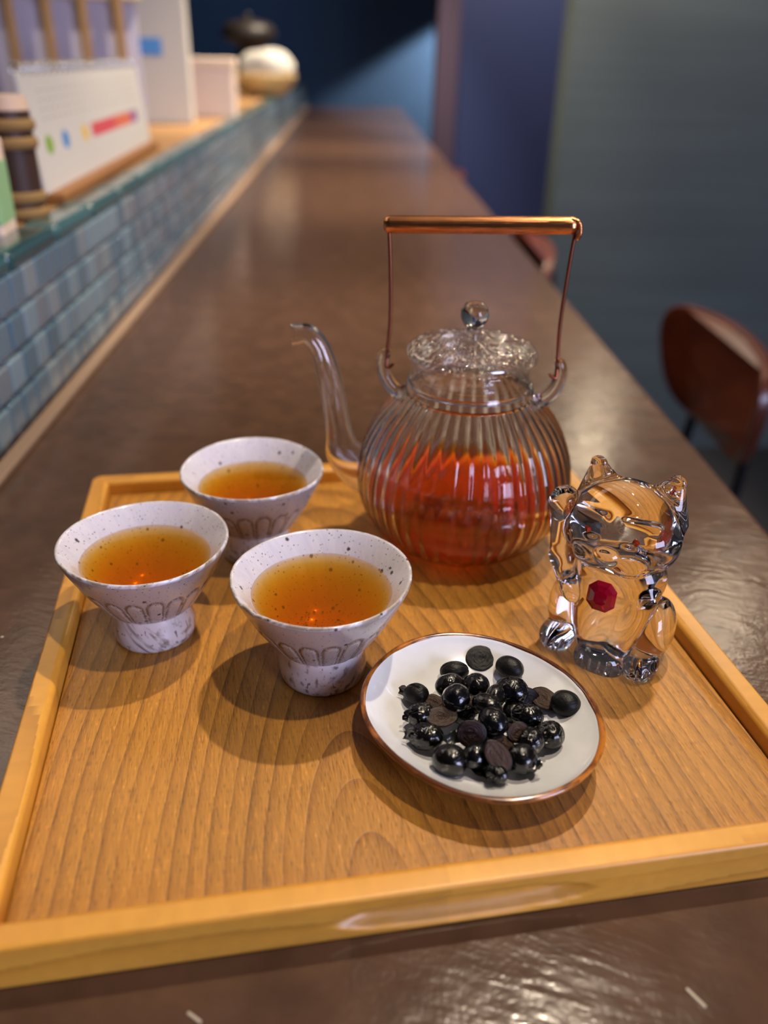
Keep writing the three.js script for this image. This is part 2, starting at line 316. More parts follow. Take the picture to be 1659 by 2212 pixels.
{
  const { uL, uR, vF, vB, top, w } = TRAY, cu = (uL + uR) / 2, cv = (vF + vB) / 2, hu = (uR - uL) / 2, hv = (vB - vF) / 2;
  const T = (u, v) => new THREE.Vector3(u * Math.cos(TRAY_TURN) - v * Math.sin(TRAY_TURN), 0, -u * Math.sin(TRAY_TURN) - v * Math.cos(TRAY_TURN));
  const o = group('serving_tray', T(cu, cv), TRAY_TURN);
  tag(o, 'square wooden serving tray with raised honey coloured rails under the tea set', 'tray');
  M.panel = phys({ map: trayWood.col, bumpMap: trayWood.bmp, bumpScale: 0.00035, roughness: 0.46, clearcoat: 0.12, clearcoatRoughness: 0.35 });
  M.rail = phys({ map: railWood, roughness: 0.42, clearcoat: 0.25, clearcoatRoughness: 0.3 });
  const pw = 2 * (hu - w) - 0.0012, pd = 2 * (hv - w) - 0.0012, pg = box(pw, 0.006, pd, 0.0004, 1), pp = pg.attributes.position, puv = new Float32Array(pp.count * 2);
  for (let i = 0; i < pp.count; i++) { puv[2 * i] = 0.5 + pp.getX(i) / 0.336; puv[2 * i + 1] = 0.5 - pp.getZ(i) / 0.336; }
  pg.setAttribute('uv', new THREE.BufferAttribute(puv, 2));
  mesh('tray_floor', moved(pg, 0, TF - 0.003, 0), M.panel, o);
  // section of a rail: [inset, height] going round, outside first
  const r1 = 0.0034, sec = [];
  const arc = (cx, cy, r, a0, a1, n) => { for (let i = 0; i <= n; i++) { const a = lerp(a0, a1, i / n); sec.push([cx - r * Math.cos(a), cy + r * Math.sin(a)]); } };
  sec.push([0.0014, 0.0]); arc(0.0014, 0.0014, 0.0014, -Math.PI / 2, 0, 3);
  const faceRows = 14; for (let i = 1; i < faceRows; i++) sec.push([0, lerp(0.0014, top - r1 * 0.45, i / faceRows)]);
  arc(r1 * 0.45, top - r1 * 0.45, r1 * 0.45, 0, Math.PI / 2, 4);
  arc(w - r1, top - r1, r1, Math.PI / 2, Math.PI, 6);
  sec.push([w, 0.003], [w, 0.0003], [w - 0.001, 0]);
  const rail = (half, other, turn, groove) => {
    // local: rail along x from -half to half, outside face at z = +other
    const rc = 0.007, n = 150, m = sec.length - 1;
    const g = grid(n, m, (a, b) => {
      const [inset, y] = sec[Math.round(b * m)];
      let x, z;
      const L = half - rc, t = a, ra = Math.max(rc - inset, 0.00005), e = 10 / n;
      if (t < e) { const q = Math.PI / 4 * (1 - t / e); x = -L - Math.sin(q) * ra; z = -rc + Math.cos(q) * ra; if (inset > rc) { x = -half + inset; z = -inset; } }
      else if (t > 1 - e) { const q = Math.PI / 4 * (1 - (1 - t) / e); x = L + Math.sin(q) * ra; z = -rc + Math.cos(q) * ra; if (inset > rc) { x = half - inset; z = -inset; } }
      else { const s = (t - e) / (1 - 2 * e) * 2 - 1, ll = inset > rc ? half - inset : L; x = s * ll; z = -inset; }
      if (groove && inset < 0.0001) {            // the finger recess
        const gx = (x - groove.x) / groove.half, gy = (y - groove.y) / groove.h, q = 1 - Math.pow(Math.abs(gx), 2.4);
        if (q > 0) { const k = 1 - Math.pow(gy / Math.sqrt(q), 2); if (k > 0) z -= groove.depth * Math.pow(k, 0.6) * Math.min(1, q * 2); }
      }
      return [x, y, other + z];
    }, { flip: true });
    const uv = g.attributes.uv, p = g.attributes.position;
    for (let i = 0; i < uv.count; i++) uv.setXY(i, p.getX(i) / 0.35 + turn * 0.37, uv.getY(i) * 0.12 * 1.0 + turn * 0.21);
    g.rotateY(turn * Math.PI / 2);
    return g;
  };
  const groove = { x: 0.006, y: 0.0095, half: 0.05, h: 0.0062, depth: 0.0046 };
  for (const [a, b, k] of [[hu, hv, 0], [hv, hu, 1], [hu, hv, 2], [hv, hu, 3]]) mesh('rail', rail(a, b, k, k % 2 ? null : groove), M.rail, o);
}

// ---------------------------------------------------------------- cups of tea
const CUP = [ // x, z, turn, size, seed
  [-0.0286, -0.3259, 0.0, 1.0, 1], [-0.1197, -0.3547, 1.1, 0.98, 2], [-0.078, -0.4383, 2.3, 0.99, 3],
];
const cupLabels = ['speckled white tea cup with a chipped rim, nearest to the plate of beans', 'speckled white tea cup beside the left rail of the tray', 'speckled white tea cup behind the other two, near the far rail'];
const cupInner = [[0, 0.0225], [0.008, 0.0228], [0.016, 0.0262], [0.0235, 0.034], [0.0315, 0.0455], [0.0375, 0.0535], [0.0406, 0.0572]];
const cupOuter = [[0.0416, 0.0581], [0.0425, 0.0574], [0.0418, 0.0545], [0.0388, 0.0478], [0.0338, 0.0382], [0.0282, 0.029], [0.0232, 0.0217], [0.0208, 0.0198], [0.0196, 0.0196]];
const cupProfile = [...cupInner, ...cupOuter];
const NP = 20;
function petal(th, y) {                          // (edge line strength, inside swell) of the carved petals
  const a = (th * NP) / (2 * Math.PI), f = a - Math.floor(a) - 0.5, id = Math.floor(a), top = 0.0415 + 0.003 * (hash(id, 5, 9) - 0.5), t = (y - 0.0212) / (top - 0.0212);
  if (t < -0.05 || t > 1.15) return [0, 0];
  const half = 0.40, cap = 0.72, dx = Math.abs(f) / half, dy = t > cap ? (t - cap) / (1 - cap) : 0, d = Math.sqrt(dx * dx + dy * dy);
  return [Math.exp(-Math.pow((d - 1) / 0.17, 2)) * smooth(t, -0.05, 0.05), clamp(1 - d, 0, 1)];
}
function cupMaterials(seed) {
  const W = 2048, H = 640, rings = 120, prof = profileCurve(cupProfile, rings), r = rng(seed * 31);
  const at = (v) => { const k = clamp(v, 0, 1) * rings, i = Math.min(rings - 1, Math.floor(k)); return [lerp(prof[i][0], prof[i + 1][0], k - i), lerp(prof[i][1], prof[i + 1][1], k - i)]; };
  let vRim = 0; prof.forEach((p, i) => { if (p[1] > prof[Math.round(vRim * rings)][1]) vRim = i / rings; });
  const spots = [];
  for (let i = 0; i < 1700; i++) { const big = r() < 0.035; spots.push([r(), Math.sqrt(r()), (big ? 0.0005 + 0.0004 * r() : 0.00012 + 0.0002 * r()), big ? 0.85 : 0.4 + 0.4 * r()]); }
  const cells = new Map();
  for (const s of spots) { const key = Math.floor(s[0] * 64) + ',' + Math.floor(s[1] * 24); if (!cells.has(key)) cells.set(key, []); cells.get(key).push(s); }
  return texture(W, H, (u, v) => {
    const [rad, y] = at(v), th = u * 2 * Math.PI, X = Math.cos(th) * 9, Y = Math.sin(th) * 9;
    const cloud = fbm(X + v * 6, Y - v * 7, seed * 10 + 1, 4), fine = fbm(X * 9 + 50 * v, Y * 9 + 31 * v, seed * 10 + 2, 3);
    let c = [207 + 16 * (cloud - 0.5) + 14 * (fine - 0.5), 203 + 16 * (cloud - 0.5) + 14 * (fine - 0.5), 212 + 6 * (cloud - 0.5) + 14 * (fine - 0.5)];
    const mix = (k, t) => { k = clamp(k, 0, 1); c = [lerp(c[0], t[0], k), lerp(c[1], t[1], k), lerp(c[2], t[2], k)]; };
    const wear = Math.exp(-Math.pow((v - vRim - 0.008) / 0.012, 2)) * smooth(fbm(X * 1.3 + v * 30, Y * 1.3, seed + 70, 4), 0.3, 0.62);
    mix(wear * 0.75, [128, 108, 84]);
    const outside = v > vRim + 0.02;
    if (outside) {
      const [line] = petal(th, y), broken = smooth(fbm(X * 8, Y * 8 + v * 60, seed + 80, 3), 0.22, 0.55);
      mix(line * broken * 0.95, [82, 62, 46]);
      mix(smooth(y, 0.0218, 0.0198) * 0.5, [120, 100, 82]);
    }
    const iu = Math.floor(u * 64), iv = Math.floor(v * 24);
    for (let a = -1; a <= 1; a++) for (let b = -1; b <= 1; b++) for (const s of cells.get(((iu + a + 64) % 64) + ',' + (iv + b)) ?? []) {
      let du = Math.abs(u - s[0]); du = Math.min(du, 1 - du);
      const dd = Math.hypot(du * 2 * Math.PI * Math.max(rad, 0.004), (v - s[1]) * 0.098), e = s[2] * (0.8 + 0.5 * noise(u * 700, v * 300, seed));
      if (dd < e * 1.4) mix(s[3] * smooth(e * 1.4 - dd, 0, e * 0.7), [48, 40, 36]);
    }
    return c;
  });
}
const teaMat = phys({ color: 0xc8902c, roughness: 0.02, transmission: 0, thickness: 0.01, attenuationColor: 0xf7d061, attenuationDistance: 0.0115, ior: 1.33, transparent: true, opacity: 0.16, clearcoat: 1, clearcoatRoughness: 0.02 });
CUP.forEach(([x, z, turn, s, seed], i) => {
  const o = group('tea_cup', S(x, TF, z), turn);
  o.scale.setScalar(s);
  tag(o, cupLabels[i], 'cup', 'speckled white tea cups');
  const map = cupMaterials(seed), glaze = phys({ map, roughness: 0.3, clearcoat: 0.6, clearcoatRoughness: 0.12 });
  const r = rng(seed * 7), p1 = r() * 6.28, p2 = r() * 6.28;
  const wobble = (th) => 1 + 0.009 * Math.sin(2 * th + p1) + 0.005 * Math.sin(3 * th + p2) + 0.002 * Math.sin(7 * th + p1);
  mesh('bowl', turned(cupProfile, 320, 120, (th, b, rr, y) => {
    let k = wobble(th), yy = y + 0.0006 * Math.sin(2 * th + p2) * smooth(y, 0.03, 0.058);
    const out = b > 0.47;
    if (out) { const [line, swell] = petal(th, y); rr -= 0.0008 * line; rr += 0.0002 * Math.sqrt(swell); }
    if (i === 0) for (const [c, wd, dp] of [[3.72, 0.06, 0.0013], [4.0, 0.07, 0.0009]]) { const d = (th - c) / wd; if (Math.abs(d) < 2.5) yy -= dp * Math.exp(-d * d) * (0.6 + 0.8 * noise(th * 60, b * 30, 4)) * smooth(y, 0.0535, 0.0575); }
    return [rr * k, yy];
  }), glaze, o);
  const footMap = texture(512, 96, (u, v) => { const n = fbm(Math.cos(u * 6.283) * 9, Math.sin(u * 6.283) * 9 + v * 16, seed + 300, 4), d = smooth(v * 0.5 + 0.9 * n, 0.58, 0.92), q = smooth(noise(u * 130, v * 20, seed), 0.84, 0.96); return [lerp(208, 92, Math.max(d * 0.75, q * 0.8)), lerp(200, 82, Math.max(d * 0.75, q * 0.8)), lerp(200, 78, Math.max(d * 0.75, q * 0.8))]; });
  mesh('foot', turned([[0.0186, 0.0206], [0.0192, 0.0188], [0.0199, 0.016], [0.0203, 0.0125], [0.0207, 0.0106], [0.0212, 0.0085], [0.0213, 0.005], [0.0208, 0.0018], [0.0198, 0.0003], [0.0175, 0.0], [0.016, 0.0016], [0.0, 0.0018]], 120, 40, (th, b, rr, y) => [rr * (1 + 0.008 * Math.sin(2 * th + p2)), y]), phys({ map: footMap, roughness: 0.28, clearcoat: 0.7, clearcoatRoughness: 0.1 }), o);
  // the tea inside, a body of liquid that meets the wall
  const lev = [0.0485, 0.0478, 0.0470][i], body = [];
  for (const [rr, y] of profileCurve(cupInner, 60)) if (y < lev - 0.0005) body.push([rr * 0.994, y + 0.00025]);
  const rl = body[body.length - 1][0] + 0.0006;
  const t = group('tea', S(x, TF, z), turn);
  t.scale.setScalar(s);
  tag(t, ['amber tea with dark specks in the chipped cup nearest to the beans', 'amber tea in the cup beside the left rail', 'amber tea in the cup behind the other two'][i], 'tea', 'tea in the cups');
  mesh('liquid', new THREE.LatheGeometry([...body.map(([a, b]) => new THREE.Vector2(a, b)), new THREE.Vector2(rl, lev - 0.0002), new THREE.Vector2(rl - 0.0015, lev - 0.0005), new THREE.Vector2(rl - 0.004, lev - 0.0006), new THREE.Vector2(0, lev - 0.0006)], 96), teaMat, t);
  if (i < 2) { // leaf dust that settled on the bottom
    const q = rng(seed * 91), leaf = std({ color: 0x2a1608, roughness: 0.8 }), parts = [];
    for (let k = 0; k < (i ? 30 : 130); k++) { const a = q() * 6.283, d = 0.0155 * Math.sqrt(q()) * (q() < 0.3 ? 1.7 : 1), e = 0.0002 + 0.0005 * q() * q(); const g = new THREE.IcosahedronGeometry(e, 0); g.scale(1 + q(), 0.5, 1); g.rotateY(q() * 6); g.translate(Math.cos(a) * d + 0.002, 0.0232 + Math.max(0, d - 0.012) * 0.62 + 0.0006 + 0.0012 * q(), Math.sin(a) * d); parts.push(g); }
    const dust = mesh('leaf_dust', mergeGeometries(parts), leaf, t); dust.userData.kind = 'stuff'; dust.userData.label = 'dark tea dust on the bottom';
  }
});

// ---------------------------------------------------------------- plate
const PLATE = { x: 0.045, z: -0.2817, a: 0.054, b: 0.050, turn: -0.88 };
const plateY = (q) => 0.0042 + 0.0148 * Math.pow(clamp((q - 0.42) / 0.58, 0, 1), 1.7);      // height of the inside at radius share q
{
  const P = PLATE, o = group('plate', S(P.x, TF, P.z), P.turn + VIEW_TURN);
  tag(o, 'small oval white plate with a brown rim holding the black beans', 'plate');
  const edge = (th) => (1 + 0.012 * Math.sin(2 * th + 0.7) + 0.009 * Math.sin(3 * th + 2) + 0.004 * Math.sin(5 * th)) * Math.sqrt(1 / (Math.pow(Math.cos(th) / P.a, 2) + Math.pow(Math.sin(th) / P.b, 2)));
  const tilt = (th) => 0.0008 * Math.sin(2 * th + 1) + 0.0006 * Math.sin(3 * th);
  const prof = [[0, plateY(0)]]; for (let q = 0.1; q < 0.97; q += 0.06) prof.push([q, plateY(q)]);
  prof.push([0.985, 0.0188], [1.0, 0.0186], [1.0, 0.0168], [0.96, 0.0135], [0.85, 0.0085], [0.7, 0.0042], [0.58, 0.0022], [0.55, 0.0002], [0.5, 0.0], [0.48, 0.0018], [0, 0.0016]);
  const glaze = phys({ map: texture(512, 256, (u, v) => { const X = Math.cos(u * 6.283) * 4 * v, Y = Math.sin(u * 6.283) * 4 * v, n = fbm(X * 3, Y * 3, 401, 4) - 0.5; return [224 + 14 * n, 225 + 14 * n, 229 + 16 * n]; }), roughness: 0.2, clearcoat: 0.8, clearcoatRoughness: 0.06 });
  // profile radii are shares of the edge, so scale them while turning
  mesh('dish', turned(prof.map(([q, y]) => [q * 0.05, y]), 160, 80, (th, b, r, y) => { const q = r / 0.05; return [q * edge(th) * (1 + 0.006 * Math.sin(9 * th) * q * (1 - q)), y + tilt(th) * q * q]; }), glaze, o);
  const brown = phys({ map: texture(1024, 64, (u, v) => { const n = fbm(u * 60, v * 3, 411, 4), k = smooth(n + 0.25 * Math.sin(u * 12.566 + 1), 0.25, 0.85), e = Math.pow(Math.abs(2 * v - 1), 3); return [lerp(78, 176, k) + 25 * e, lerp(38, 104, k) + 22 * e, lerp(14, 32, k) + 16 * e]; }), roughness: 0.2, clearcoat: 0.8, clearcoatRoughness: 0.08 });
  const rim = mesh('rim_glaze', grid(200, 12, (a, b) => {
    const th = a * 2 * Math.PI, e = edge(th), y0 = 0.0181 + tilt(th), wide = 0.0011 + 0.0004 * noise(Math.cos(th) * 5 + 9, Math.sin(th) * 5 + 9, 3), c = b * 2 * Math.PI, rr = e - 0.0003 + wide * Math.cos(c), yy = y0 + (Math.sin(c) > 0 ? 0.0009 : 0.0022) * Math.sin(c);
    return [rr * Math.cos(th), yy, -rr * Math.sin(th)];
  }, { closeA: true, flip: true }), brown, o);
  rim.userData.label = 'brown glazed rim';
}

// ---------------------------------------------------------------- black beans
// x, y, z, kind, length, width, height (mm), turn, lean to the front, roll (degrees), label
const BEANS = [
  [0.0491, 0.0242, -0.3230, 'half', 13, 12, 5, -8, 32, 0, 'flat black half bean lying face up alone at the top of the plate'],
  [0.0356, 0.0247, -0.3120, 'crack', 13, 9, 9, 4, 0, 0, 'dull black bean with a dent at the upper left of the pile'],
  [0.0624, 0.0252, -0.3148, 'whole', 13, 10.5, 10, -35, 0, 0, 'smooth matte black bean at the upper right of the pile'],
  [0.0447, 0.0257, -0.3010, 'crack', 12.5, 11.5, 10, -50, 0, 20, 'glossy black bean with a lengthwise ridge right of the front-facing round one'],
  [0.0326, 0.0252, -0.3012, 'whole', 13, 10, 10, 20, 0, 0, 'glossy black bean half hidden behind the round shiny bean of the upper pile'],
  [0.0342, 0.0317, -0.2852, 'whole', 12, 11.5, 11, 30, 10, 0, 'round shiny black bean on top of the upper left of the pile'],
  [0.0168, 0.0242, -0.2956, 'crack', 11, 9.5, 9, -25, 0, 10, 'small black bean with split skin and a pointed tip at the far left'],
  [0.0525, 0.0292, -0.2895, 'whole', 12, 8, 9, 70, 0, 0, 'narrow glossy black bean standing upright in the upper middle'],
  [0.0608, 0.0282, -0.2953, 'wrinkled', 14, 12.5, 11, -20, 0, 0, 'large wrinkled glossy black bean at the upper right of the pile'],
  [0.0686, 0.0232, -0.2947, 'half', 12, 10, 5, -40, 60, -20, 'dark plum half bean beside the brown one on the right'],
  [0.0758, 0.0237, -0.2955, 'half', 13, 9.5, 5, -48, 35, 25, 'brown half bean showing its flat face, left of the lone round bean'],
  [0.0848, 0.0257, -0.2900, 'whole', 12.5, 11.5, 10.5, -30, 0, 0, 'round matte black bean alone at the far right of the plate'],
  [0.0255, 0.0232, -0.2912, 'half', 9, 7, 4, -25, 30, 0, 'small brownish half bean tucked behind the left brown half'],
  [0.0185, 0.0252, -0.2806, 'wrinkled', 12, 10.5, 10, 10, 0, 0, 'glossy black bean with a curled loop of skin at the left edge'],
  [0.0275, 0.0282, -0.2771, 'half', 13.5, 9, 6, 3, 22, 0, 'brown half bean with a hollow face on the left of the pile'],
  [0.0415, 0.0242, -0.2883, 'half', 10, 8, 5, 15, 40, 0, 'shaded brown half bean deep in the middle of the pile'],
  [0.0476, 0.0312, -0.2813, 'whole', 13, 9.5, 9, -38, 0, 0, 'long glossy black bean leaning on the middle of the pile'],
  [0.0494, 0.0302, -0.2722, 'whole', 13, 11.5, 11, -55, 10, 0, 'large glossy black bean in the centre of the pile'],
  [0.0660, 0.0262, -0.2806, 'wrinkled', 13.5, 10.5, 10, -18, 0, 0, 'wrinkled shiny black bean in the middle right of the pile'],
  [0.0206, 0.0247, -0.2679, 'wrinkled', 14, 11.5, 10.5, -5, 0, 0, 'glossy black bean with a skin flap at the lower left'],
  [0.0311, 0.0257, -0.2662, 'skin', 6, 6, 1.2, 20, 55, 0, 'small grey green scrap of bean skin beside the red brown half'],
  [0.0397, 0.0292, -0.2654, 'half', 12, 11, 6, 0, 62, 0, 'round red brown half bean facing forward in the middle of the pile'],
  [0.0742, 0.0252, -0.2704, 'wrinkled', 11.5, 11.5, 10.5, 10, 0, 0, 'glossy black bean with a dent at the right of the pile'],
  [0.0597, 0.0287, -0.2677, 'half', 9, 8, 5, 40, 55, 0, 'brown half bean wrapped in torn skin right of the centre'],
  [0.0653, 0.0257, -0.2657, 'wrinkled', 12, 10.5, 10, 60, 0, 0, 'black bean with creased skin behind the torn-skinned round one'],
  [0.0299, 0.0252, -0.2541, 'whole', 14, 12.5, 12, -10, 0, 0, 'large round glossy black bean at the lower left front'],
  [0.0412, 0.0247, -0.2572, 'whole', 12, 10.5, 10, 30, 0, 0, 'glossy black bean behind the tall husk at the front'],
  [0.0602, 0.0252, -0.2557, 'whole', 12.5, 12, 11.5, 15, 0, 0, 'round glossy black bean with torn skin at the lower right front'],
  [0.0495, 0.0302, -0.2520, 'half', 13.5, 9, 6, -52, 50, 0, 'brown half bean with an oval face standing at the front of the pile'],
  [0.0486, 0.0232, -0.2501, 'crack', 12, 8, 8, -60, 0, 10, 'pointed black husk foremost of all the beans'],
  [0.0424, 0.0212, -0.2536, 'skin', 11, 8, 2, -40, 15, 0, 'dark strip of bean skin lying at the front left of the husk'],
  [0.0532, 0.0242, -0.2644, 'half', 10, 8, 5, -30, 40, 0, 'shaded brown half bean behind the oval standing half'],
  [0.0375, 0.0217, -0.2867, 'whole', 12, 10, 9, 0, 0, 0, 'dark bean at the bottom of the pile under the round shiny one'],
  [0.0490, 0.0217, -0.2698, 'whole', 12, 10, 9, 40, 0, 0, 'dark bean at the bottom of the pile behind the standing half'],
  [0.0613, 0.0217, -0.2885, 'whole', 12, 10, 9, 40, 0, 0, 'dark bean at the bottom of the pile under the wrinkled ones'],
];
{
  const coat = grey(256, 256, (u, v) => fbm(u * 10, v * 10, 501, 4));
  const shiny = [0x070507, 0x080605, 0x050508].map((c) => phys({ color: c, roughness: 0.2, clearcoat: 0.35, clearcoatRoughness: 0.06, bumpMap: coat, bumpScale: 0.0004 }));
  const dull = phys({ color: 0x0d0a0a, roughness: 0.45, specularIntensity: 0.6, bumpMap: coat, bumpScale: 0.0003 });
  const faces = { brown: 0x3c2a20, red: 0x220e10, plum: 0x1c161c, black: 0x151311 };
  const faceMat = Object.fromEntries(Object.entries(faces).map(([k, c]) => { const q = new THREE.Color(c), s = [q.r, q.g, q.b]; return [k, phys({ map: texture(128, 128, (u, v) => { const n = 0.75 + 0.5 * fbm(u * 9, v * 9, 511, 3); const h = (x) => 255 * (x <= 0.0031308 ? 12.92 * x : 1.055 * Math.pow(x, 1 / 2.4) - 0.055) * n; return s.map(h); }), roughness: 0.5, specularIntensity: 0.6, bumpMap: coat, bumpScale: 0.0005 })]; }));
  const skinMat = phys({ color: 0x16130f, roughness: 0.25, clearcoat: 0.7, clearcoatRoughness: 0.15, side: THREE.DoubleSide });
  const greenSkin = phys({ color: 0x34362f, roughness: 0.35, clearcoat: 0.5, side: THREE.DoubleSide });
  const bodyGeo = (kind, L, W, H, seed) => grid(40, 28, (a, b) => {
    const th = a * 2 * Math.PI, ph = (b - 0.5) * Math.PI, c = Math.cos(ph);
    let x = c * Math.cos(th), y = Math.sin(ph), z = c * Math.sin(th), k = 1;
    const n = (f, s) => fbm(x * f + 9, z * f + y * f * 0.7 + 9, seed + s, 3) - 0.5;
    k += 0.10 * n(1.4, 1);
    if (kind === 'wrinkled') { const w = n(2.6, 2); k += 0.16 * n(1.8, 3) - 0.22 * Math.max(0, 0.06 - Math.abs(w)) / 0.06 * 0.5; }
    if (kind === 'crack') k -= 0.13 * Math.exp(-Math.pow((z - 0.12 * Math.sin(x * 3)) / 0.10, 2)) * smooth(y, -0.2, 0.4);
    k -= 0.05 * Math.exp(-Math.pow((z + 0.95) / 0.3, 2) - Math.pow(x / 0.25, 2));
    let X = x * L / 2 * k, Y = y * H / 2 * k, Z = z * W / 2 * k;
    if (kind === 'half') { Y = y > 0 ? -0.0 : y * H * k * 0.95; if (y > 0) { X = x * L / 2 * k * (1 - 0.0 * y); Z = z * W / 2 * k; Y = 0; if (y > 0.05) { const q = 1 - (y - 0.05) / 0.95; X = Math.cos(th) * L / 2 * 0.985 * (1 - 0.03) * Math.max(q, 0.9); Z = Math.sin(th) * W / 2 * 0.985 * Math.max(q, 0.9); Y = -0.25 * (1 - q) * 4 * 0.25; } } }
    return [X / 1000, Y / 1000, Z / 1000];
  }, { closeA: true, flip: true });
  const faceGeo = (L, W, H, seed, hollow) => grid(36, 10, (a, b) => {
    const th = a * 2 * Math.PI, r = b * 0.965, x = Math.cos(th) * r, z = Math.sin(th) * r, e = 1 + 0.06 * (noise(Math.cos(th) * 2 + 5, Math.sin(th) * 2 + 5, seed) - 0.5);
    const y = 0.05 + 0.4 * (1 - r * r) * (hollow ? -1 : 0.6) - (hollow ? 1.0 * Math.exp(-Math.pow(x / 0.35, 2) - Math.pow(z / 0.3, 2)) : 0.35 * Math.exp(-Math.pow(z / 0.12, 2)) * (1 - r)) + 0.18 * (noise(x * 4 + 8, z * 4 + 8, seed) - 0.5);
    return [x * L / 2 * e / 1000, (r > 0.95 ? -0.15 : y) / 1000, z * W / 2 * e / 1000];
  }, { closeA: true, flip: true });
  const flapGeo = (L, W, seed) => grid(12, 8, (a, b) => {      // a curled scrap of skin with a torn edge
    const x = (a - 0.5) * L, t = (b - 0.5), e = 1 + 0.4 * (noise(a * 5, b * 3, seed) - 0.5), curl = t * 2.1;
    return [x * (1 - 0.5 * Math.abs(t)) * e / 1000, (W * 0.4 * (1 - Math.cos(curl)) + 0.25 * Math.sin(a * 9)) / 1000, W * 0.45 * Math.sin(curl) * e / 1000];
  });
  const D = Math.PI / 180;
  BEANS.forEach(([x, y, z, kind, L, W, H, turn, lean, roll, label], i) => {
    const o = new THREE.Group(); o.name = numbered(kind === 'skin' ? 'bean_skin' : 'black_bean');
    o.position.copy(S(x, y, z)); o.rotation.set(lean * D, turn * D, roll * D, 'XYZ'); scene.add(o);
    L *= 1.1; W *= 1.1; H *= 1.1;
    tag(o, label, 'bean');
    const matte = /matte|dull|brown|flat|small/.test(label);
    if (kind === 'skin') { mesh('skin', flapGeo(L, W, i + 3), /green/.test(label) ? greenSkin : skinMat, o); return; }
    mesh('seed_coat', bodyGeo(kind, L, W, H, i * 17 + 3), matte ? dull : shiny[i % 3], o);
    if (kind === 'half') mesh('cut_face', faceGeo(L, W, H, i, /hollow/.test(label)), faceMat[/red/.test(label) ? 'red' : /plum/.test(label) ? 'plum' : /flat black/.test(label) ? 'black' : 'brown'], o);
    if (/split skin|loop of skin|skin flap|torn skin|creased skin|husk/.test(label)) {
      const f = mesh('skin_flap', flapGeo(6, 6, i + 40), skinMat, o);
      const left = /far left|left edge|lower left/.test(label);
      f.position.set((left ? -0.46 : 0.25) * L / 1000, 0.0012, (left ? 0.05 : 0.42) * W / 1000); f.rotation.set(0.5, left ? 1.3 : 0.2, left ? 0.9 : 0.3);
    }
    if (kind === 'crack' || kind === 'whole') { const s = mesh('hilum', new THREE.SphereGeometry(0.0006, 10, 8), dull, o); s.scale.set(1.8, 0.9, 0.5); s.position.set(0, 0, -W * 0.455 / 1000); }
  });
}

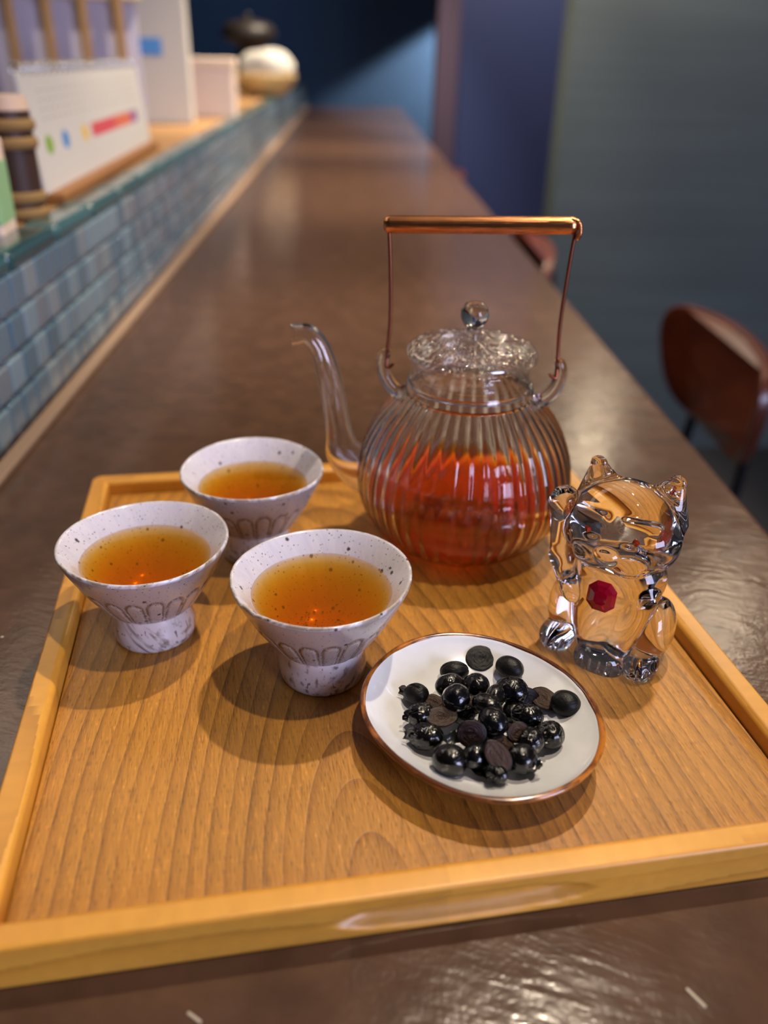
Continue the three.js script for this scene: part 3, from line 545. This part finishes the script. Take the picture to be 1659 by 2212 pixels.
// ---------------------------------------------------------------- glass teapot
const POT = { x: 0.0481, z: -0.4608, turn: -0.12 };
{
  const glass = phys({ color: 0xffffff, transmission: 1, thickness: 0.02, roughness: 0.0, ior: 1.48 });
  const copper = std({ color: 0xe39a66, metalness: 1, roughness: 0.25, bumpMap: grey(256, 64, (u, v) => fbm(u * 60, v * 8, 601, 3)), bumpScale: 0.0002 });
  const o = group('teapot', S(POT.x, TF, POT.z), POT.turn + VIEW_TURN);
  tag(o, 'ribbed clear glass teapot with a copper handle at the back of the tray', 'teapot');
  const out = [[0.0, 0.0022], [0.03, 0.0018], [0.0362, 0.0006], [0.0385, 0.0014], [0.0428, 0.0045], [0.0522, 0.0125], [0.06, 0.024], [0.0638, 0.036], [0.0647, 0.046], [0.0633, 0.058], [0.0592, 0.071], [0.052, 0.084], [0.0435, 0.094], [0.0372, 0.101], [0.0349, 0.105], [0.0345, 0.109], [0.0345, 0.115], [0.035, 0.1185]];
  const RIBS = 46, WALL = 0.0021, wallProf = profileCurve(out, 110);
  const inner = wallProf.map(([r, y], i) => { const a = wallProf[Math.max(0, i - 1)], b = wallProf[Math.min(110, i + 1)], l = Math.hypot(b[0] - a[0], b[1] - a[1]) || 1; return [Math.max(r - WALL * (b[1] - a[1]) / l, 0), y + WALL * (b[0] - a[0]) / l]; });
  const rib = (th, y) => (Math.pow(0.5 + 0.5 * Math.cos(th * RIBS), 1.6) - 0.5) * smooth(y, 0.001, 0.008) * (1 - smooth(y, 0.096, 0.104));
  const wall = (i0, i1, amp, ampIn) => {                          // a closed ring of wall between two stations of the profile
    const pts = []; for (let i = i0; i <= i1; i++) pts.push([wallProf[i], amp]); for (let i = i1; i >= i0; i--) pts.push([inner[i], ampIn]); pts.push(pts[0]);
    const n = pts.length - 1;
    return grid(552, n, (a, b) => { const [[r, y], k] = pts[Math.round(b * n)], th = a * 2 * Math.PI, rr = r + k * rib(th, y); return [rr * Math.cos(th), y, -rr * Math.sin(th)]; }, { closeA: true });
  };
  const iBase = wallProf.findIndex(([r]) => r > 0.036), iNeck = wallProf.findIndex(([r, y]) => y > 0.0995);
  const pane = phys({ color: 0xffffff, transmission: 1, thickness: 0, roughness: 0.0, ior: 1.5 });
  const lidGlass = phys({ color: 0xffffff, transmission: 1, thickness: 0, roughness: 0.04, ior: 2.0 });
  mesh('body', wall(iBase, iNeck, 0.0011, 0.0004), glass, o);
  mesh('base', grid(120, iBase, (a, b) => { const [r, y] = wallProf[Math.round(b * iBase)], th = a * 2 * Math.PI; return [r * Math.cos(th), y, -r * Math.sin(th)]; }, { closeA: true }), pane, o);
  mesh('neck', wall(iNeck, 110, 0.0011, 0.0004), pane, o);
  mesh('neck_ring', new THREE.TorusGeometry(0.0352, 0.0014, 12, 96).rotateX(Math.PI / 2).translate(0, 0.1046, 0), glass, o);
  // lid: hammered disc with a rounded edge, a flange inside the neck, a ball knob
  const lid = mesh('lid', turned([[0, 0.1225], [0.02, 0.1222], [0.033, 0.1205], [0.036, 0.1195], [0.0375, 0.1208], [0.0377, 0.123], [0.0366, 0.125], [0.033, 0.1266], [0.021, 0.1293], [0.009, 0.1308], [0.005, 0.1313], [0, 0.1315]], 260, 60, (th, b, r, y) => {
    const h = fbm(Math.cos(th) * r * 420 + 50, Math.sin(th) * r * 420 + 50, 621, 2) - 0.5, rad = Math.cos(th * 40) * 0.0003 * smooth(r, 0.006, 0.02);
    return [r, y + (h * 0.0038 + rad) * smooth(r, 0.006, 0.012) * (1 - smooth(r, 0.033, 0.037))];
  }), lidGlass, o);
  mesh('flange', turned([[0.0312, 0.1215], [0.0312, 0.114], [0.0308, 0.108], [0.03, 0.1075], [0.0292, 0.108], [0.0294, 0.114], [0.0296, 0.1215]], 96, 24, null), pane, lid);
  mesh('knob', turned([[0.004, 0.1308], [0.0032, 0.134], [0.0034, 0.1365], [0.0062, 0.1395], [0.0078, 0.1435], [0.0074, 0.1475], [0.005, 0.1508], [0.0, 0.152]], 48, 30, null), glass, lid);
  // spout: wide root, upright tube, lip curled outward; its wall has two faces
  const sp = [[-0.056, 0.0405, 0], [-0.066, 0.0455, 0], [-0.0748, 0.0548, 0], [-0.078, 0.069, 0], [-0.0802, 0.085, 0], [-0.0842, 0.106, 0], [-0.089, 0.1205, 0], [-0.0958, 0.1275, 0], [-0.1045, 0.1268, 0]];
  const spR = (t) => lerp(0.0150, 0.0078, smooth(t, 0, 0.42)) - 0.0018 * smooth(t, 0.5, 1) + 0.0008 * smooth(t, 0.93, 1);
  const spOut = tube(sp, spR, 90, 28), spIn = tube(sp, (t) => spR(t) - 0.0015, 90, 28);
  spIn.index.array.reverse(); for (let i = 0, n = spIn.attributes.normal.array; i < n.length; i++) n[i] = -n[i];
  mesh('spout', mergeGeometries([spOut, spIn]), glass, o);
  for (const s of [-1, 1]) mesh('lug', capped([[s * 0.035, 0.096, 0], [s * 0.0425, 0.0965, 0], [s * 0.0485, 0.103, 0], [s * 0.0512, 0.1125, 0], [s * 0.0500, 0.1185, 0], [s * 0.0465, 0.119, 0]], (t) => 0.0046 - 0.0012 * t, 40, 14), glass, o);
  const hw = 0.0495, hb = 0.1925;
  mesh('handle_bar', moved(new THREE.CapsuleGeometry(0.0046, 2 * hw - 0.004, 6, 28).rotateZ(Math.PI / 2 + 0.037), -0.001, hb, 0), copper, o);
  mesh('bar_end', tube([[hw - 0.003, hb + 0.0053, 0.002], [hw + 0.001, hb + 0.0038, 0.003], [hw + 0.0022, hb - 0.0012, 0.003], [hw + 0.001, hb - 0.0047, 0.002]], 0.0012, 20, 8), copper, o);
  const wire = std({ color: 0x9a5a44, metalness: 1, roughness: 0.35 });
  for (const s of [-1, 1]) mesh('upright', capped([[s * 0.044, 0.1145, 0.0035], [s * 0.0482, 0.1115, 0.004], [s * 0.0485, 0.12, 0.001], [s * 0.0475, 0.14, 0], [s * 0.0482, 0.17, 0], [s * hw, hb + s * 0.0018, 0]], 0.0011, 60, 10), wire, o);
  // the tea inside, wetting the wall
  const lev = 0.0385, liquid = [];
  for (const [r, y] of inner) if (y < lev) liquid.push(new THREE.Vector2(r + 0.0003, y - 0.0002));
  const rl = liquid[liquid.length - 1].x + 0.0003;
  liquid[0].x = 0;
  liquid.push(new THREE.Vector2(rl, lev + 0.0006), new THREE.Vector2(rl - 0.002, lev), new THREE.Vector2(0, lev));
  const pt = group('tea', S(POT.x, TF, POT.z), POT.turn + VIEW_TURN);
  tag(pt, 'deep red amber tea filling the lower third of the glass teapot', 'tea');
  mesh('liquid', new THREE.LatheGeometry(liquid, 120), phys({ color: 0xc06010, roughness: 0.03, thickness: 0.05, attenuationColor: 0xf5b638, attenuationDistance: 0.0125, ior: 1.33, transparent: true, opacity: 0.2, clearcoat: 1, clearcoatRoughness: 0.02 }), pt);
}

// ---------------------------------------------------------------- crystal cat
function surfaceNet(sdf, lo, hi, h) {
  const n = [0, 1, 2].map((k) => Math.ceil((hi[k] - lo[k]) / h) + 1), [nx, ny, nz] = n, val = new Float32Array(nx * ny * nz), id = new Int32Array(nx * ny * nz).fill(-1), pos = [], idx = [];
  for (let k = 0, q = 0; k < nz; k++) for (let j = 0; j < ny; j++) for (let i = 0; i < nx; i++, q++) val[q] = sdf(lo[0] + i * h, lo[1] + j * h, lo[2] + k * h);
  const at = (i, j, k) => (k * ny + j) * nx + i;
  for (let k = 0; k < nz - 1; k++) for (let j = 0; j < ny - 1; j++) for (let i = 0; i < nx - 1; i++) {
    let sx = 0, sy = 0, sz = 0, c = 0;
    const cross = (a, b, p, q) => { const va = val[a], vb = val[b]; if (va < 0 === vb < 0) return; const t = va / (va - vb); sx += lerp(p[0], q[0], t); sy += lerp(p[1], q[1], t); sz += lerp(p[2], q[2], t); c++; };
    for (let a = 0; a < 2; a++) for (let b = 0; b < 2; b++) {
      cross(at(i, j + a, k + b), at(i + 1, j + a, k + b), [0, a, b], [1, a, b]);
      cross(at(i + a, j, k + b), at(i + a, j + 1, k + b), [a, 0, b], [a, 1, b]);
      cross(at(i + a, j + b, k), at(i + a, j + b, k + 1), [a, b, 0], [a, b, 1]);
    }
    if (c) { id[at(i, j, k)] = pos.length / 3; pos.push(lo[0] + (i + sx / c) * h, lo[1] + (j + sy / c) * h, lo[2] + (k + sz / c) * h); }
  }
  const quad = (a, b, c, d, f) => { if (a < 0 || b < 0 || c < 0 || d < 0) return; if (f) idx.push(a, b, c, a, c, d); else idx.push(a, c, b, a, d, c); };
  for (let k = 1; k < nz - 1; k++) for (let j = 1; j < ny - 1; j++) for (let i = 1; i < nx - 1; i++) {
    const v = val[at(i, j, k)] < 0;
    if (v !== val[at(i + 1, j, k)] < 0) quad(id[at(i, j - 1, k - 1)], id[at(i, j, k - 1)], id[at(i, j, k)], id[at(i, j - 1, k)], v);
    if (v !== val[at(i, j + 1, k)] < 0) quad(id[at(i - 1, j, k - 1)], id[at(i - 1, j, k)], id[at(i, j, k)], id[at(i, j, k - 1)], v);
    if (v !== val[at(i, j, k + 1)] < 0) quad(id[at(i - 1, j - 1, k)], id[at(i, j - 1, k)], id[at(i, j, k)], id[at(i - 1, j, k)], v);
  }
  const nor = new Float32Array(pos.length), e = h * 0.5;
  for (let q = 0; q < pos.length; q += 3) {
    for (let it = 0; it < 2; it++) {
      const [x, y, z] = [pos[q], pos[q + 1], pos[q + 2]], gx = sdf(x + e, y, z) - sdf(x - e, y, z), gy = sdf(x, y + e, z) - sdf(x, y - e, z), gz = sdf(x, y, z + e) - sdf(x, y, z - e), l = Math.hypot(gx, gy, gz) || 1;
      if (it === 0) { const d = clamp(sdf(x, y, z), -h, h) / Math.max(l / (2 * e), 0.5) * 0.9; pos[q] -= d * gx / l; pos[q + 1] -= d * gy / l; pos[q + 2] -= d * gz / l; }
      nor[q] = gx / l; nor[q + 1] = gy / l; nor[q + 2] = gz / l;
    }
  }
  const g = new THREE.BufferGeometry();
  g.setAttribute('position', new THREE.Float32BufferAttribute(pos, 3)); g.setAttribute('normal', new THREE.BufferAttribute(nor, 3)); g.setIndex(idx);
  return g;
}
const CAT = { x: 0.1185, z: -0.353, turn: -0.56, scale: 0.86 };
{ // all in millimetres, facing +z
  const ell = (x, y, z, cx, cy, cz, a, b, c) => { const X = (x - cx) / a, Y = (y - cy) / b, Z = (z - cz) / c, k0 = Math.hypot(X, Y, Z), k1 = Math.hypot(X / a, Y / b, Z / c); return k1 > 1e-6 ? k0 * (k0 - 1) / k1 : -Math.min(a, b, c); };
  const cap = (x, y, z, p, q, r0, r1) => { const ax = x - p[0], ay = y - p[1], az = z - p[2], bx = q[0] - p[0], by = q[1] - p[1], bz = q[2] - p[2], t = clamp((ax * bx + ay * by + az * bz) / (bx * bx + by * by + bz * bz), 0, 1); return Math.hypot(ax - t * bx, ay - t * by, az - t * bz) - lerp(r0, r1 ?? r0, t); };
  const un = (a, b, k) => { const h = Math.max(k - Math.abs(a - b), 0) / k; return Math.min(a, b) - h * h * k * 0.25; };
  const sub = (a, b, k) => -un(-a, b, k);
  const head = (x, y, z) => {
    let d = ell(x, y, z, 0, 82, 5, 31.5, 26, 26);
    d = un(d, ell(x, y, z, 0, 74, 9, 31, 17, 22), 8);
    for (const s of [-1, 1]) {
      // ear: a rounded cone, hollow in front
      let ear = cap(x, y, z * 1.6, [s * 16.5, 93, -2], [s * 22, 110.5, -4], 17, 5) / 1.4;
      ear = sub(ear, cap(x, y, z, [s * 18, 102, 10.5], [s * 21.5, 110.5, 5.5], 7.5, 2.6), 1.5);
      d = un(d, ear, 3);
      d = un(d, ell(x, y, z, s * 10.5, 69.5, 25.5, 10, 7.5, 7), 3.5);                 // muzzle pads
      d = sub(d, ell(x, y, z, s * 13.5, 86, 33, 7.5, 3.8, 5), 2.2);              // eye hollows
      d = un(d, cap(x, y, z, [s * 6, 94, 28], [s * 22, 93, 22], 2.4, 2.2), 5);      // brow
      for (const [a, b] of [[68.5, 0], [64.5, -1.5], [60.8, -4]]) d = sub(d, cap(x, y, z, [s * 20, a, 27.5 + b], [s * 29.5, a + 2.5, 18.5 + b], 1.05), 1.2);   // whiskers
      d = sub(d, cap(x, y, z, [0, 65.8, 34.4], [s * 7, 63.4, 32.6], 0.9), 1.0);       // mouth
      d = sub(d, cap(x, y, z, [s * 7, 63.4, 32.6], [s * 13, 64.5, 30.5], 0.9), 1.0);
      d = sub(d, cap(x, y, z, [s * 13, 64.5, 30.5], [s * 22, 69.5, 25], 0.9), 1.0);
    }
    d = un(d, ell(x, y, z, 0, 74.5, 32, 6.2, 4.6, 4.5), 2);                            // nose
    d = sub(d, cap(x, y, z, [0, 70.5, 36], [0, 66, 34.8], 0.9), 1.0);
    return d;
  };
  const toes = (d, x, y, z, cx, cz, w, dx, dz) => { for (const t of [-1.5, -0.5, 0.5, 1.5]) d = sub(d, cap(x, y, z, [cx + dx + t * w, 9.5, cz + dz - Math.abs(t) * 1.2 - 1.5], [cx + dx + t * w, 0, cz + dz - Math.abs(t) * 1.2 + 0.7], 0.85), 1.2); return d; };
  const sdf = (x, y, z) => {
    let d = un(ell(x, y, z, 0, 30, -1, 27, 33, 21.5), ell(x, y, z, 0, 54, 0, 28, 20, 21), 8);
    d = un(d, cap(x, y, z, [-4, 40, 8], [-2, 12, 13], 15, 12), 6);                       // chest running down to the paws
    for (const s of [-1, 1]) {
      d = un(d, ell(x, y, z, s * 26.5, 22, -1, 11.5, 20.5, 18), 1.6);                    // haunch
      d = toes(un(d, un(ell(x, y, z, s * 25.5, 7.5, 15, 10.5, 8.6, 15), cap(x, y, z, [s * 25.5, 3, 16], [s * 25.5, 3, 4], 9.5), 3), 1.6), x, y, z, s * 25.5, 29, 4.3, 0, 0);
    }
    // the arm that reaches down to the middle, and its paw
    d = un(d, cap(x, y, z, [20, 48, 9], [10, 12, 19], 7.5, 8), 2.2);
    d = toes(un(d, un(ell(x, y, z, 4, 7.5, 23, 12.5, 9, 12), cap(x, y, z, [-2, 4, 22], [10, 4, 22], 9.5), 3), 1.6), x, y, z, 4, 34, 5, 0, 0);
    // the raised arm and paw
    d = un(d, cap(x, y, z, [-20, 41, 14], [-31, 58, 9], 8.5, 8), 2.0);
    d = un(d, cap(x, y, z, [-31, 58, 9], [-34, 88, 10], 8, 7.8), 2.5);
    d = un(d, ell(x, y, z, -34, 94, 12, 8.8, 9.8, 9.6), 2.0);
    d = un(d, head(x, y - 5, z), 1.6);
    return Math.max(d, -y);
  };
  const o = group('crystal_cat', S(CAT.x, TF + 0.0001, CAT.z), CAT.turn + VIEW_TURN);
  o.scale.setScalar(0.001 * CAT.scale);
  tag(o, 'clear crystal beckoning cat figurine with a red jewel, right of the plate', 'figurine');
  M.crystal = phys({ color: 0xffffff, transmission: 1, thickness: 50, roughness: 0.0, ior: 1.54, attenuationColor: 0xf6f8ff, attenuationDistance: 400 });
  mesh('body', surfaceNet(sdf, [-46, -2, -28], [44, 130, 42], 1.0), M.crystal, o);
  // jewel: an octagonal step cut
  const oct = (w, h, c, z) => [[-w + c, h, z], [w - c, h, z], [w, h - c, z], [w, -h + c, z], [w - c, -h, z], [-w + c, -h, z], [-w, -h + c, z], [-w, h - c, z]];
  const levels = [oct(3, 3.4, 1.4, -3.4), oct(8.2, 9.2, 4.4, 0), oct(8.2, 9.2, 4.4, 0.7), oct(6.4, 7.2, 3.4, 2.3), oct(3.6, 4.3, 1.9, 3.3)], tri = [];
  for (let l = 0; l < levels.length - 1; l++) for (let i = 0; i < 8; i++) { const a = levels[l][i], b = levels[l][(i + 1) % 8], c = levels[l + 1][i], d = levels[l + 1][(i + 1) % 8]; tri.push(...a, ...c, ...b, ...b, ...c, ...d); }
  for (const [l, f] of [[0, 0], [4, 1]]) for (let i = 1; i < 7; i++) { const a = levels[l][0], b = levels[l][i], c = levels[l][i + 1]; tri.push(...a, ...(f ? c : b), ...(f ? b : c)); }
  const jg = new THREE.BufferGeometry(); jg.setAttribute('position', new THREE.Float32BufferAttribute(tri, 3)); jg.computeVertexNormals();
  const jewel = mesh('jewel', jg, phys({ color: 0xb40c2c, roughness: 0.04, transmission: 0.3, thickness: 6, attenuationColor: 0xc00828, attenuationDistance: 6, ior: 1.7, flatShading: true }), o);
  jewel.position.set(-1, 48, 23); jewel.rotation.set(-0.12, 0.05, 0); jewel.userData.label = 'red faceted jewel on the chest';
  const eye = phys({ color: 0x8a2810, roughness: 0.05, clearcoat: 1, flatShading: true });
  for (const s of [-1, 1]) { const e = mesh('eye', new THREE.IcosahedronGeometry(2.3, 0), eye, o); e.position.set(s * 13.2, 90.5, 28.2); e.userData.label = 'small red brown crystal eye'; }
}

// ---------------------------------------------------------------- things on the ledge and behind it
{
  const put = (name, u, v, turn = 0, y = LEDGE) => group(name, K(u, y, v), turn);
  // brown bamboo tube with pale cord bands
  { const o = put('bamboo_tube', -0.312, 0.845), wood = std({ color: 0x3a241c, roughness: 0.55 }), cord = std({ color: 0x8a6a3c, roughness: 0.8 });
    mesh('tube', new THREE.LatheGeometry([[0, 0], [0.018, 0], [0.0185, 0.002], [0.0185, 0.094], [0.018, 0.096], [0.015, 0.096], [0.015, 0.09], [0, 0.09]].map(([r, y]) => new THREE.Vector2(r, y)), 40), wood, o);
    for (const y of [0.007, 0.021, 0.068, 0.083]) mesh('cord_band', new THREE.TorusGeometry(0.0186, 0.0034, 10, 48).rotateX(Math.PI / 2).scale(1, 1.6, 1).translate(0, y, 0), cord, o);
    mesh('lid', moved(new THREE.CylinderGeometry(0.0165, 0.0185, 0.012, 40), 0, 0.101, 0), std({ color: 0xcdb098, roughness: 0.6 }), o);
    tag(o, 'dark brown tube with tan cord bands at the left edge of the ledge', 'tube'); }
  { const o = put('tea_packet', -0.313, 0.765, 0.1), paper = std({ color: 0xe3c9b4, roughness: 0.7 });
    mesh('packet', moved(box(0.03, 0.078, 0.045, 0.004, 3), 0, 0.039, 0), paper, o);
    const l = mesh('label_band', moved(box(0.0305, 0.052, 0.0455, 0.003, 3), 0, 0.036, 0), std({ color: 0x8fb884, roughness: 0.6 }), o); l.userData.label = 'green printed band';
    tag(o, 'pale packet with a green band in front of the brown tube', 'packet'); }
  { const o = put('glass_jar', -0.362, 0.89);
    mesh('jar', new THREE.LatheGeometry([[0, 0], [0.022, 0], [0.024, 0.004], [0.024, 0.09], [0.018, 0.1], [0.018, 0.108]].map(([r, y]) => new THREE.Vector2(r, y)), 36), phys({ color: 0xffffff, transmission: 1, roughness: 0, ior: 1.5, thickness: 0 }), o);
    mesh('jar_lid', moved(new THREE.CylinderGeometry(0.021, 0.021, 0.016, 36), 0, 0.116, 0), std({ color: 0x46607c, roughness: 0.4 }), o);
    tag(o, 'glass jar with a blue lid behind the brown tube', 'jar'); }
  // long white menu stand with a rainbow band
  { const L = 0.6, H = 0.112, o = put('menu_stand', -0.325, 0.915 + L / 2, 0.035);
    const cv = document.createElement('canvas'); cv.width = 1024; cv.height = 256; const g = cv.getContext('2d');
    g.fillStyle = '#c6c2bd'; g.fillRect(0, 0, 1024, 256);
    g.fillStyle = '#a5a09b'; for (let i = 0; i < 22; i++) for (let j = 0; j < 4; j++) g.fillRect(90 + i * 40, 40 + j * 20, 22, 4);
    const dot = (x, c) => { g.fillStyle = c; g.beginPath(); g.arc(x, 158, 22, 0, 7); g.fill(); };
    dot(90, '#7aa02c'); dot(200, '#2f7cc0'); dot(350, '#d9ae38');
    g.fillStyle = '#c94a55'; g.fillRect(410, 140, 250, 36); g.fillStyle = '#cf6a4e'; g.fillRect(640, 140, 190, 36); g.fillStyle = '#8c5a92'; g.fillRect(830, 140, 80, 36);
    const t = new THREE.CanvasTexture(cv); t.colorSpace = THREE.SRGBColorSpace;
    const paper = std({ color: 0xc9c4be, roughness: 0.7 }), card = box(0.004, H, L, 0.001, 1);
    const front = new THREE.PlaneGeometry(L, H).rotateY(Math.PI / 2).translate(0.0023, 0, 0);
    const b = mesh('card', moved(card, 0, H / 2 + 0.012, 0), paper, o); mesh('print', moved(front, 0, H / 2 + 0.012, 0), std({ map: t, roughness: 0.6 }), b); b.rotation.z = 0.1;
    mesh('foot', moved(box(0.045, 0.012, L * 0.96, 0.003), -0.006, 0.006, 0), std({ color: 0x8a5a2a, roughness: 0.5 }), o);
    for (let i = 0; i < 26; i++) { const c = mesh('ring', new THREE.TorusGeometry(0.006, 0.0013, 8, 20), std({ color: 0xe8e4da, metalness: 0.9, roughness: 0.2 }), o); c.position.set(-0.014, H + 0.013, -L / 2 + 0.02 + i * (L - 0.04) / 25); }
    tag(o, 'long white ring-bound menu stand with a rainbow coloured band on the ledge', 'sign'); }
  // wooden rack with upright slats over pale cloth, on the kitchen side
  { const o = put('slatted_rack', -0.6, 1.75, 0.35, 0.1), wood = std({ color: 0x9a7440, roughness: 0.6 }), pale = std({ color: 0xb7b3c4, roughness: 0.9 });
    for (let i = 0; i < 8; i++) mesh('slat', moved(box(0.016, 0.27, 0.012, 0.002), -0.26 + i * 0.062, 0.14, 0.02), wood, o);
    mesh('top_rail', moved(box(0.52, 0.03, 0.03, 0.003), -0.04, 0.275, 0.0), std({ color: 0xd9c79c, roughness: 0.6 }), o);
    mesh('bottom_rail', moved(box(0.52, 0.03, 0.03, 0.003), -0.04, 0.02, 0.0), wood, o);
    mesh('cloth', moved(box(0.5, 0.26, 0.008, 0.003), -0.04, 0.14, -0.01), pale, o);
    tag(o, 'wooden rack of upright brown slats over pale cloth behind the menu stand', 'rack'); }
  { const o = put('kitchen_counter', -0.97, 2.6, 0, 0); mesh('worktop', moved(box(0.9, 0.04, 4.6, 0.004), 0, 0.08, 0), std({ color: 0x8d8780, roughness: 0.5 }), o); mesh('cabinet', moved(box(0.86, 0.94, 4.56, 0.004), 0, -0.42, 0), std({ color: 0x4a443f, roughness: 0.6 }), o);
    tag(o, 'grey kitchen worktop behind the tiled ledge', 'counter'); }
  { const o = put('paper_box', -0.425, 2.1, 0.12); const w = std({ color: 0xb9b4ae, roughness: 0.8 });
    mesh('carton', moved(box(0.13, 0.42, 0.12, 0.004), 0, 0.21, 0), w, o); mesh('sticker', moved(box(0.06, 0.032, 0.002, 0.0008), -0.018, 0.15, 0.061), std({ color: 0x4a86c8, roughness: 0.5 }), o).userData.label = 'blue sticker';
    tag(o, 'tall pale grey carton with a blue sticker behind the menu stand', 'box'); }
  { const o = put('cream_box', -0.352, 2.34, 0.05);
    mesh('box_body', moved(box(0.12, 0.112, 0.13, 0.004), 0, 0.056, 0), std({ color: 0xdcc8ba, roughness: 0.75 }), o); mesh('box_lid', moved(box(0.126, 0.022, 0.136, 0.004), 0, 0.118, 0), std({ color: 0xe3cdb6, roughness: 0.75 }), o);
    tag(o, 'cream coloured lidded box next to the tall pale carton', 'box'); }
  { const o = put('bowl', -0.315, 3.4); o.scale.setScalar(1.25);
    mesh('bowl', turned([[0.0, 0.004], [0.03, 0.0], [0.05, 0.006], [0.082, 0.034], [0.09, 0.06], [0.086, 0.06], [0.078, 0.036], [0.046, 0.012], [0, 0.01]], 60, 40, null), phys({ color: 0xd8b878, roughness: 0.35, clearcoat: 0.4 }), o);
    tag(o, 'yellowish bowl near the far end of the ledge holding a white bundle', 'bowl');
    const s = put('cloth_bundle', -0.308, 3.4, 0, LEDGE + 0.018), n = (x, y, z) => fbm(x * 3 + 7, y * 3 + z * 3 + 7, 701, 3) - 0.5;
    mesh('cloth', grid(40, 24, (a, b) => { const th = a * 6.28318, ph = (b - 0.5) * Math.PI, x = Math.cos(ph) * Math.cos(th), y = Math.sin(ph), z = Math.cos(ph) * Math.sin(th), k = 1 + 0.22 * n(x, y, z); return [x * 0.082 * k, 0.055 + y * 0.055 * k, z * 0.07 * k]; }, { closeA: true, flip: true }), std({ color: 0xd6d2c8, roughness: 0.85 }), s);
    s.scale.setScalar(1.25); tag(s, 'crumpled white cloth bundle in the yellowish bowl', 'cloth'); }
  { const o = put('dark_pot', -0.405, 3.75); const iron = std({ color: 0x221a16, roughness: 0.5 }); o.scale.setScalar(1.25);
    mesh('pot_body', turned([[0, 0], [0.045, 0.0], [0.05, 0.01], [0.042, 0.1], [0.035, 0.125], [0.06, 0.14], [0.085, 0.155], [0.075, 0.185], [0.03, 0.2], [0, 0.202]], 48, 50, null), iron, o);
    mesh('pot_knob', moved(new THREE.SphereGeometry(0.012, 16, 12), 0, 0.208, 0), iron, o);
    tag(o, 'dark iron pot with a broad lid behind the bowl', 'pot'); }
}

// ---------------------------------------------------------------- stools by the counter
{
  const wood = phys({ map: texture(256, 256, (u, v) => { const n = fbm(u * 4, v * 40, 801, 3); return [66 + 24 * n, 26 + 12 * n, 12 + 6 * n]; }), roughness: 0.35, clearcoat: 0.3 }), steel = std({ color: 0x101114, roughness: 0.4, metalness: 0.4 });
  const make = () => {
    const o = new THREE.Group(), s = new THREE.Shape(), w = 0.215, h = 0.085;
    s.moveTo(-w + 0.07, h); s.quadraticCurveTo(0, h + 0.012, w - 0.07, h); s.bezierCurveTo(w, h, w, h - 0.05, w - 0.015, 0); s.bezierCurveTo(w - 0.04, -h, w - 0.1, -h, 0.08, -h); s.lineTo(-0.08, -h); s.bezierCurveTo(-w + 0.1, -h, -w + 0.04, -h, -w + 0.015, 0); s.bezierCurveTo(-w, h - 0.05, -w, h, -w + 0.07, h);
    const g = new THREE.ExtrudeGeometry(s, { depth: 0.012, bevelEnabled: true, bevelThickness: 0.004, bevelSize: 0.004, bevelSegments: 3, curveSegments: 16, steps: 1 }), p = g.attributes.position;
    for (let i = 0; i < p.count; i++) p.setZ(i, p.getZ(i) - 0.9 * p.getX(i) * p.getX(i));
    g.computeVertexNormals();
    // local: the sitter looks towards -x; the seat lies at 0.45 m
    mesh('backrest', g.rotateY(Math.PI / 2).translate(0.2, 0.712, 0), wood, o);
    mesh('seat', moved(box(0.4, 0.025, 0.4, 0.012, 4), 0, 0.45, 0), wood, o);
    for (const z of [-1, 1]) {
      mesh('back_post', capped([[0.14, 0.44, z * 0.12], [0.19, 0.5, z * 0.12], [0.212, 0.62, z * 0.11], [0.2, 0.77, z * 0.1]], 0.009, 30, 10), steel, o);
      for (const x of [-1, 1]) mesh('leg', capped([[x * 0.15, 0.44, z * 0.15], [x * 0.19, 0.0, z * 0.19]], 0.01, 8, 10), steel, o);
    }
    return o;
  };
  const first = make(), spots = [[0.42, 1.3, 'its backrest at the right edge'], [0.25, 2.0, 'mostly hidden by the counter'], [0.2, 3.3, 'farthest, near the navy door']];
  spots.forEach(([u, v, w], i) => { const o = i ? first.clone() : first; o.name = numbered('chair'); o.position.copy(K(u, FLOOR_Y, v)); scene.add(o); tag(o, 'dark brown wooden chair on black legs, ' + w, 'chair', 'chairs along the counter'); });
}

renderer.render(scene, camera);
